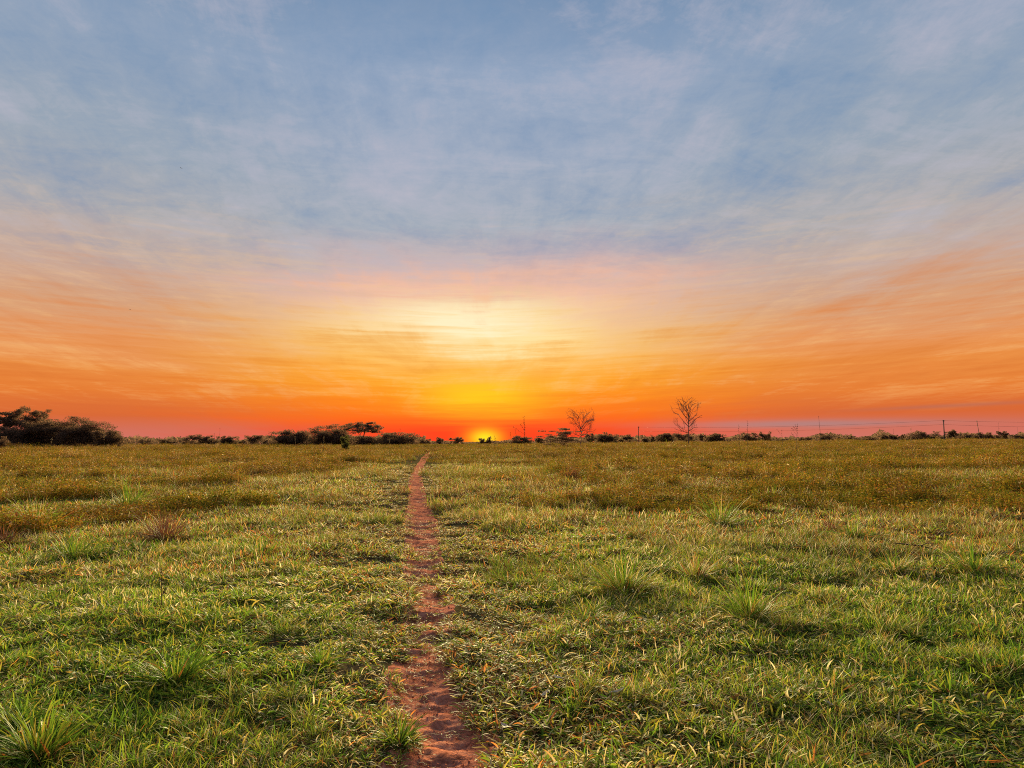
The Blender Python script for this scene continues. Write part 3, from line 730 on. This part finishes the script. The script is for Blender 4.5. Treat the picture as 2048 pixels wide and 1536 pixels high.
# ------------------------------------------------------------------ poles and wires
def utility_pole(px, ytop, D, label, arm, r0=.15, mt=None):
    X_, _, Zt = at(px, ytop, D); g = float(ground_h(X_, D)); H = Zt - g
    t = ob('utility_pole', None, label=label, cat='utility pole', group='power line poles', loc=(X_, D, g))
    V, Q = tubes([(np.array([[0, 0, -.4], [0, 0, H * .5], [0, 0, H], [0, 0, H + .01]]), np.array([r0, r0 * .88, r0 * .75, .005]))], 9)
    ob('pole', mesh_np('pole', V, Q), mt or M_pole, t)
    V, Q = tubes([(np.array([[-arm, -.13, H - .35], [arm, -.13, H - .35]]), np.array([.07, .07]))], 4); ob('crossarm', mesh_np('crossarm', V, Q), M_pole, t)
    for sx in (-1, 1):
        b = np.array([sx * (arm - .12), -.13, H - .3])
        V, Q = tubes([(b + np.array([[0, 0, 0], [0, 0, .1], [0, 0, .14], [0, 0, .24]]), np.array([.05, .09, .05, .03]))], 7); ob('insulator', mesh_np('insulator', V, Q), M_pole, t)
    return X_, D, g + H
p1 = utility_pole(1887, 840, 250, 'tall dark wooden power pole rising above the far trees on the right', .45, .19)
p2 = utility_pole(1277, 853, 330, 'slim power pole between the two leafless trees', .35, .17)
X_, _, Zt = at(1955, 842, 175); g = float(ground_h(X_, 175))
t = ob('thin_pole', None, label='thin reddish pole leaning slightly over a domed tree near the right edge', cat='pole', loc=(X_, 175, g))
V, Q = tubes([(np.array([[.35, 0, -.3], [.15, 0, (Zt - g) * .5], [-.15, 0, Zt - g]]), np.array([.075, .065, .05]))], 7); ob('pole', mesh_np('pole', V, Q), M_bark, t)
V, Q = tubes([(np.array([[-.15, 0, Zt - g - .25], [-.15, 0, Zt - g - .05], [-.16, 0, Zt - g + .12]]), np.array([.06, .11, .04]))], 7); ob('cap', mesh_np('cap', V, Q), M_bark, t)
def wire(a, b, sag, label):
    a, b = np.array(a), np.array(b); s_ = np.linspace(0, 1, 25)
    P = a + (b - a) * s_[:, None]; P[:, 2] -= sag * 4 * s_ * (1 - s_)
    V, Q = tubes([(P, np.full(25, .024))], 5)
    ob('overhead_wire', mesh_np('overhead_wire', V, Q), M_cable, label=label, cat='power line', group='overhead wires of the power line')
wire(at(1886, 841, 250), at(1277, 854, 330), 1.0, 'upper overhead wire sagging between the slim pole and the tall dark pole')
wire(at(1886, 849, 250), at(1277, 862, 330), 1.1, 'lower overhead wire sagging between the slim pole and the tall dark pole')
wire(at(1888, 841, 250), at(2300, 842, 215), .5, 'upper overhead wire running from the tall dark pole out of the picture')
wire(at(1888, 849, 250), at(2300, 853, 215), .5, 'lower overhead wire running from the tall dark pole out of the picture')

# ------------------------------------------------------------------ tall seed stalks against the sky
def stalk(px, ytop, D, label, lean=0., heads=9, branch=0, r=.012, hs=.05, frac=.45, mt=None, name='seed_stalk'):
    used_seed[0] += 1; rg = np.random.default_rng(used_seed[0])
    X_, _, Zt = at(px, ytop, D); g = float(ground_h(X_, D)); H = Zt - g
    t = ob(name, None, label=label, cat='plant', group='tall dry stalks on the skyline', loc=(X_ - lean * H, D, g))
    s_ = np.linspace(0, 1, 9); P = np.stack([lean * H * s_ ** 1.6 + rg.normal(0, .006, 9), rg.normal(0, .006, 9), H * s_ - .02], -1)
    r *= max(1, D / 60); hs *= max(1, D / 60); paths = [(P, r * (1.15 - .75 * s_))]; tips = []
    for b in range(branch):
        k = int(rg.integers(3, 7)); d = rg.normal(0, .16, 2) * H; q = np.linspace(0, 1, 5)
        Bp = P[k] + np.stack([d[0] * q, d[1] * q * .5, H * rg.uniform(.14, .3) * q], -1); paths.append((Bp, r * .6 * (1 - .5 * q))); tips.append(Bp)
    V, Q = tubes(paths, 5); ob('stem', mesh_np('stem', V, Q), mt or M_stalk, t)
    if heads:
        pts = [P[-1] * (1 - q) + P[int(8 * (1 - frac))] * q for q in np.linspace(0, 1, heads)] + [b_ for Bp in tips for b_ in Bp[2:]]
        L_ = np.repeat(np.array(pts), 7, 0) + rg.normal(0, hs * .45, (len(pts) * 7, 3))
        V, Q, A = kites(L_, rg.uniform(.6, 1.2, len(L_)) * hs, rg, .6); ob('seed_head', mesh_np('seed_head', V, Q, A), mt or M_stalk, t, kind='stuff')
    return t
stalk(1048, 834, 78.2, 'tallest beaded seed stalk right of the sun', -.02, 11, 2, .014, .075, .5)
stalk(1021, 864, 71.4, 'short thin seed stalk leaning near the sun', -.05, 6, 0, .010, .05, .3)
stalk(1030, 858, 74.8, 'seed stalk bending over beside the tallest one', -.12, 7, 0, .010, .05, .4)
stalk(990, 872, 102, 'dark pointed stub standing in the sun glow', 0, 3, 0, .03, .06, .3)
stalk(1477, 849, 78.2, 'thin seed stalk, shorter of the pair above the feathery tree', -.02, 8, 1, .009, .045, .5)
stalk(1495, 842, 78.2, 'thin seed stalk, taller of the pair above the feathery tree', .02, 8, 0, .010, .055, .5)
stalk(1563, 860, 68, 'small branching seed stalk with few beads', -.03, 5, 3, .009, .045, .4)
stalk(1595, 848, 68, 'widely branching seed stalk with dark beads', .06, 8, 5, .011, .055, .5)
stalk(1637, 832, 88.4, 'long thin leaning stalk rising above the power wires', -.05, 2, 0, .017, .04, .1)
stalk(1822, 856, 95.2, 'leaning stalk with a slanted tip left of the tall dark pole', .05, 4, 0, .012, .06, .15, M_straw)
stalk(1787, 858, 102, 'faint short stalk among the far tree row', .01, 2, 0, .010, .04, .2)
stalk(1997, 846, 102, 'faint thin stalk over the lopsided tree', .01, 2, 0, .009, .04, .2)
stalk(2035, 855, 102, 'faint thin stalk by the right edge', -.01, 2, 0, .009, .04, .2)
stalk(440, 857, 105, 'faint thin stalk over the flat-topped lone tree', .0, 2, 0, .010, .04, .2)
stalk(429, 866, 105, 'faint short stalk by the flat-topped lone tree', .0, 2, 0, .010, .04, .2)
stalk(800, 858, 105, 'thin dark stalk sticking up over the low domed tree', .0, 2, 0, .012, .04, .2)
for px, yt, D, lb in [(648, 874, 62, 'pale dry stalk before the tall dense tree of the middle grove'), (590, 872, 60, 'pale bent dry stalk before the wide dense tree'),
                      (779, 878, 60, 'short pale stalk before the low domed tree'), (332, 880, 58, 'pale dry stalk standing before the tiny far trees'),
                      (104, 876, 75, 'pale thin stalk at the foot of the left clump'), (1823, 876, 50, 'pale straight stalk before the flat-topped wide tree'),
                      (208, 868, 85, 'pale leaning bare stem at the foot of the rounded left tree')]:
    stalk(px, yt, D, lb, random.Random(px).uniform(-.08, .08), 4, 0, .014, .06, .25, M_straw, 'dry_stalk')

# ------------------------------------------------------------------ tussocks one can pick out in the field
def tussock(px, py, wpx, hpx, label, dry=.1, dead=.2, nb=150, lum=1., lean=(.05, 1.2), wid=(.005, .010), fallen=0):
    used_seed[0] += 1; rg = np.random.default_rng(used_seed[0])
    x, y = on_ground(px, py); W = wpx * y / F; H = hpx * y / F; g = float(ground_h(x, y))
    t = ob('grass_tussock', None, label=label, cat='grass tussock', group='grass tussocks in the field', loc=(x, y, g - .01))
    ww = (wid[0] * max(1, (y / 8) ** .5), wid[1] * max(1, (y / 8) ** .5)); Lm = math.hypot(H, W * .35)
    def fan(n, f0, f1, le, cu, d):
        a = rg.uniform(0, 6.283, n); r_ = rg.uniform(0, 1, n) * W * .16
        pos = np.stack([r_ * np.cos(a), r_ * np.sin(a), np.zeros(n)], -1); hd = a + rg.normal(0, .6, n)
        return blades(n, 0, (f0 * Lm, f1 * Lm), ww, le, cu, rg, 5, d, None, pos, hd)
    V, Q, A = fan(int(nb * 1.3), .5, 1.1, lean, (.2, 1.3), dry); ob('green_blades', mesh_np('green_blades', V, Q, A), M_grass, t)
    nd = int(nb * dead)
    if nd:
        V, Q, A = fan(nd, .4, .95, (.5, 1.5), (0, .9), .86); A['rnd'] = A['rnd'] * .12; ob('dry_blades', mesh_np('dry_blades', V, Q, A), M_grass, t)
T_ = [(1250, 1188, 165, 82, 'big fan-shaped tussock of long spiky blades with orange dead blades at one side', .05, .30, 230),
      (1500, 1243, 170, 92, 'bright yellow-green tussock of long arching blades right of the big fan-shaped one', .02, .10, 230),
      (1392, 1160, 90, 66, 'reddish-brown tinged tussock between the fan-shaped and the bright yellow-green tussock', .22, .5, 130),
      (1440, 1052, 130, 60, 'olive tussock fanning out behind the reddish-brown tinged one', .08, .2, 150),
      (330, 1082, 170, 62, 'dark red-brown withered tussock in the left part of the field', .88, .3, 170),
      (70, 1062, 150, 78, 'tall olive tussock with orange tips near the left edge', .10, .3, 190),
      (8, 1092, 80, 50, 'dark maroon withered clump at the left picture edge', .9, .3, 100),
      (1705, 1078, 110, 46, 'pale arching tussock in the right part of the field', .14, .3, 110),
      (1662, 1064, 80, 40, 'rusty brown clump beside the pale arching tussock', .70, .6, 90),
      (350, 1372, 190, 66, 'bright green mound of grass in the left foreground', -.10, .06, 240),
      (80, 1520, 240, 92, 'green tussock with orange blades in the lower left corner', -.06, .30, 230),
      (520, 1118, 110, 42, 'fresh green mound left of the path', -.04, .1, 130),
      (255, 1018, 120, 56, 'dark green leafy clump in shade behind the withered red-brown tussock', -.02, .1, 150),
      (1142, 962, 100, 28, 'low purple-brown clump in the far right half near the lane', .86, .3, 120),
      (1950, 1150, 170, 62, 'dark olive tussock near the right edge of the field', .0, .2, 190),
      (2040, 1345, 150, 66, 'clump of long arching green blades at the right picture edge', -.04, .1, 130),
      (1900, 1392, 110, 44, 'bright green tuft in the right foreground', -.06, .1, 110),
      (1172, 1236, 140, 44, 'sparse star-shaped tuft of a few long blades before the fan-shaped tussock', .02, .2, 34),
      (795, 1488, 140, 48, 'green tuft spilling over the left border of the path', -.08, .1, 120),
      (1790, 1150, 100, 56, 'upright yellowish tuft behind the dark fallen twig', .06, .2, 120),
      (1140, 1440, 110, 46, 'green tuft with an orange blade right of the path', -.04, .12, 80),
      (150, 1120, 160, 44, 'light green low mound in front of the tall olive tussock', -.06, .1, 170),
      (1545, 1002, 90, 32, 'pale blade clump with white tips in the far right field', .20, .4, 90),
      (640, 1330, 110, 34, 'grassy tuft with drooping blades left of the stone', .02, .2, 90),
      (1335, 900, 46, 26, 'dark upright bush of grass on the far swell of the field', .25, .3, 60),
      (40, 1455, 140, 52, 'green tuft behind the lower left corner tussock', -.10, .1, 130)]
for a in T_: tussock(*a)

# ------------------------------------------------------------------ stone, twig, stems, dead leaves
def lump(name, px, py, sx, sy, sz, mt, label, cat, seed, group=None):
    rg = np.random.default_rng(seed); x, y = on_ground(px, py); g = float(ground_h(x, y))
    import bmesh
    bm = bmesh.new(); bmesh.ops.create_icosphere(bm, subdivisions=3, radius=.5)
    for v in bm.verts:
        k = 1 + .16 * float(vnoise(v.co.x * 3 + seed, v.co.y * 3 + v.co.z * 2, seed)) + .07 * float(vnoise(v.co.x * 9, v.co.y * 9 + v.co.z * 7, seed + 1))
        v.co *= k; v.co.x *= sx; v.co.y *= sy; v.co.z = max(v.co.z, -.2) * sz
    for f in bm.faces: f.smooth = True
    me = bpy.data.meshes.new(name); bm.to_mesh(me); bm.free()
    o = ob(name, me, mt, label=label, cat=cat, group=group, loc=(x, y, g + sz * .14)); o.rotation_euler = (0, 0, rg.uniform(-.4, .4)); return o
m = mat('red_stone'); nv = noise(objvec(), 22., 5, .65)
M_stone = finish(m, ramp(nv, [(.3, (.24, .10, .055)), (.7, (.46, .22, .13))]), .85, .3, nrm=bump(nv, .5, .01))
lump('stone', 801, 1301, .085, .07, .05, M_stone, 'reddish rounded stone lying at the left border of the path', 'stone', 5)
x, y = on_ground(1835, 1110); g = float(ground_h(x, y))
t = ob('fallen_twig', None, label='dark fallen twig lying across the grass in the right half of the field', cat='twig', loc=(x, y, g + .10))
V, Q = tubes([(np.array([[-.27, .06, .05], [-.10, .03, .035], [.05, 0, .02], [.30, -.10, -.05]]), np.array([.007, .011, .012, .005]))], 6); ob('stem', mesh_np('stem', V, Q), M_stalk, t)
V, Q = tubes([(np.array([[.05, 0, .02], [.16, .05, .05], [.26, .06, .04]]), np.array([.008, .006, .003]))], 5); ob('side_shoot', mesh_np('side_shoot', V, Q), M_stalk, t)
x, y = on_ground(324, 1228); g = float(ground_h(x, y)); Zt = at(324, 1132, y)[2]
stalk(324, 1132, y, 'thin dark upright stem standing alone in the left grass', .0, 3, 1, .004, .02, .1)
m = mat('pale_dead_leaf'); nv = noise(objvec(), 60., 3, .6)
M_dead = finish(m, ramp(nv, [(.3, (.30, .23, .15)), (.7, (.52, .45, .34))]), .7, .3, .2)
m = mat('rust_dead_leaf'); nv = noise(objvec(), 60., 3, .6)
M_rust = finish(m, ramp(nv, [(.3, (.34, .10, .025)), (.7, (.50, .19, .045))]), .7, .3, .25)
def leaf_mesh(L, W, curl):
    s_ = np.linspace(0, 1, 8); w = np.sin(np.pi * np.clip(s_, .03, .98)) ** .8 * W * .5
    x = (s_ - .5) * L; z = curl * L * (np.abs(s_ - .45) * 2) ** 2 * .5
    V = np.concatenate([np.stack([x, -w, z + w * .5], -1), np.stack([x, 0 * w, z], -1), np.stack([x, w, z + w * .45], -1)])
    Q = np.concatenate([np.stack([np.arange(7) + a, np.arange(7) + a + 1, np.arange(7) + b + 1, np.arange(7) + b], -1) for a, b in ((0, 8), (8, 16))])
    return mesh_np('dry_leaf', V, Q)
lv = {'pale': leaf_mesh(.075, .02, .25), 'rust': leaf_mesh(.06, .016, .3)}; lv['pale'].materials.append(M_dead); lv['rust'].materials.append(M_rust)
LEAVES = [(1090, 1408, 'pale', 'wide pale dry leaf right of the path, the lower of two'), (1118, 1372, 'pale', 'pale curled dry leaf in the dark grass right of the path'),
 (1235, 1405, 'pale', 'pale dry leaf beside the green tuft with an orange blade'), (630, 1398, 'pale', 'pale dry leaf in the grass left of the path bend'),
 (40, 1450, 'pale', 'pale dry leaf on the tuft near the lower left corner'), (1395, 1432, 'pale', 'pale dry leaf in the middle of the right foreground grass'),
 (930, 1283, 'rust', 'rust-orange leaf on the right path border level with the stone'), (900, 1318, 'rust', 'rust-orange leaf on the right path border just before the stone'),
 (780, 1252, 'rust', 'rust-orange leaf on the left path border beyond the stone'), (735, 1362, 'rust', 'rust-orange leaf among green blades left of the path'),
 (1195, 1420, 'rust', 'bright rust-orange leaf in the green tuft right of the path'), (1220, 1490, 'rust', 'rust-orange leaf low in the right foreground grass'),
 (200, 1440, 'pale', 'pale dry leaf below the bright green mound'), (560, 1240, 'pale', 'pale dry leaf in the grass well left of the stone'),
 (1660, 1420, 'pale', 'pale dry leaf in the short grass of the right foreground'), (1010, 1468, 'pale', 'pale dry leaf at the right path border in front')]
for k, (px, py, kd, lb) in enumerate(LEAVES):
    x, y = on_ground(px, py); rr = random.Random(900 + k)
    o = ob('dry_leaf', lv[kd], label=lb, cat='dry leaf', group='dry leaves in the grass', loc=(x, y, float(ground_h(x, y)) + rr.uniform(.035, .06)))
    o.rotation_euler = (rr.uniform(-.4, .4), rr.uniform(-.4, .4), rr.uniform(0, 6.28)); s_ = rr.uniform(.8, 1.3); o.scale = (s_, s_, s_)

# ------------------------------------------------------------------ birds
def bird(px, py, D, span, label, roll, head):
    X_, Y_, Z_ = at(px, py, D)
    t = ob('bird', None, label=label, cat='bird', group='birds in the evening sky', loc=(X_, Y_, Z_)); t.rotation_euler = (R(roll), 0, R(head))
    k = span; s_ = np.array([-.30, -.22, -.10, .03, .14, .22, .27]) * k
    V, Q = tubes([(np.stack([0 * s_, s_, 0 * s_], -1), np.array([.012, .03, .055, .065, .045, .035, .006]) * k)], 8); 
    W_ = []
    for sx in (-1, 1):
        pts = np.array([[.04, .10, .01], [.24, .13, .08], [.50, -.02, .04], [.26, -.02, .07], [.04, -.09, .0]]) * k * np.array([sx, 1, 1])
        up = pts + np.array([0, 0, .012 * k]); W_.append(np.concatenate([pts, up]))
    b = len(V); wq = []
    for W2 in W_:
        V = np.concatenate([V, W2]); q = [[0, 1, 3, 4], [1, 2, 2, 3], [5, 6, 8, 9], [6, 7, 7, 8]]
        wq += [[b + 0, b + 1, b + 3, b + 4], [b + 5, b + 6, b + 8, b + 9]] + [[b + i, b + (i + 1) % 5, b + 5 + (i + 1) % 5, b + 5 + i] for i in range(5)]; wq += [[b + 1, b + 2, b + 7, b + 3]]
        b += 10
    Q = np.concatenate([Q, np.array(wq)])
    ob('body', mesh_np('body', V, Q), M_cable, t)
bird(362, 336, 60, .36, 'dark bird high in the blue part of the sky', 20, 70)
bird(260, 619, 90, .36, 'smaller dark bird lower in the pinkish part of the sky', 10, 110)
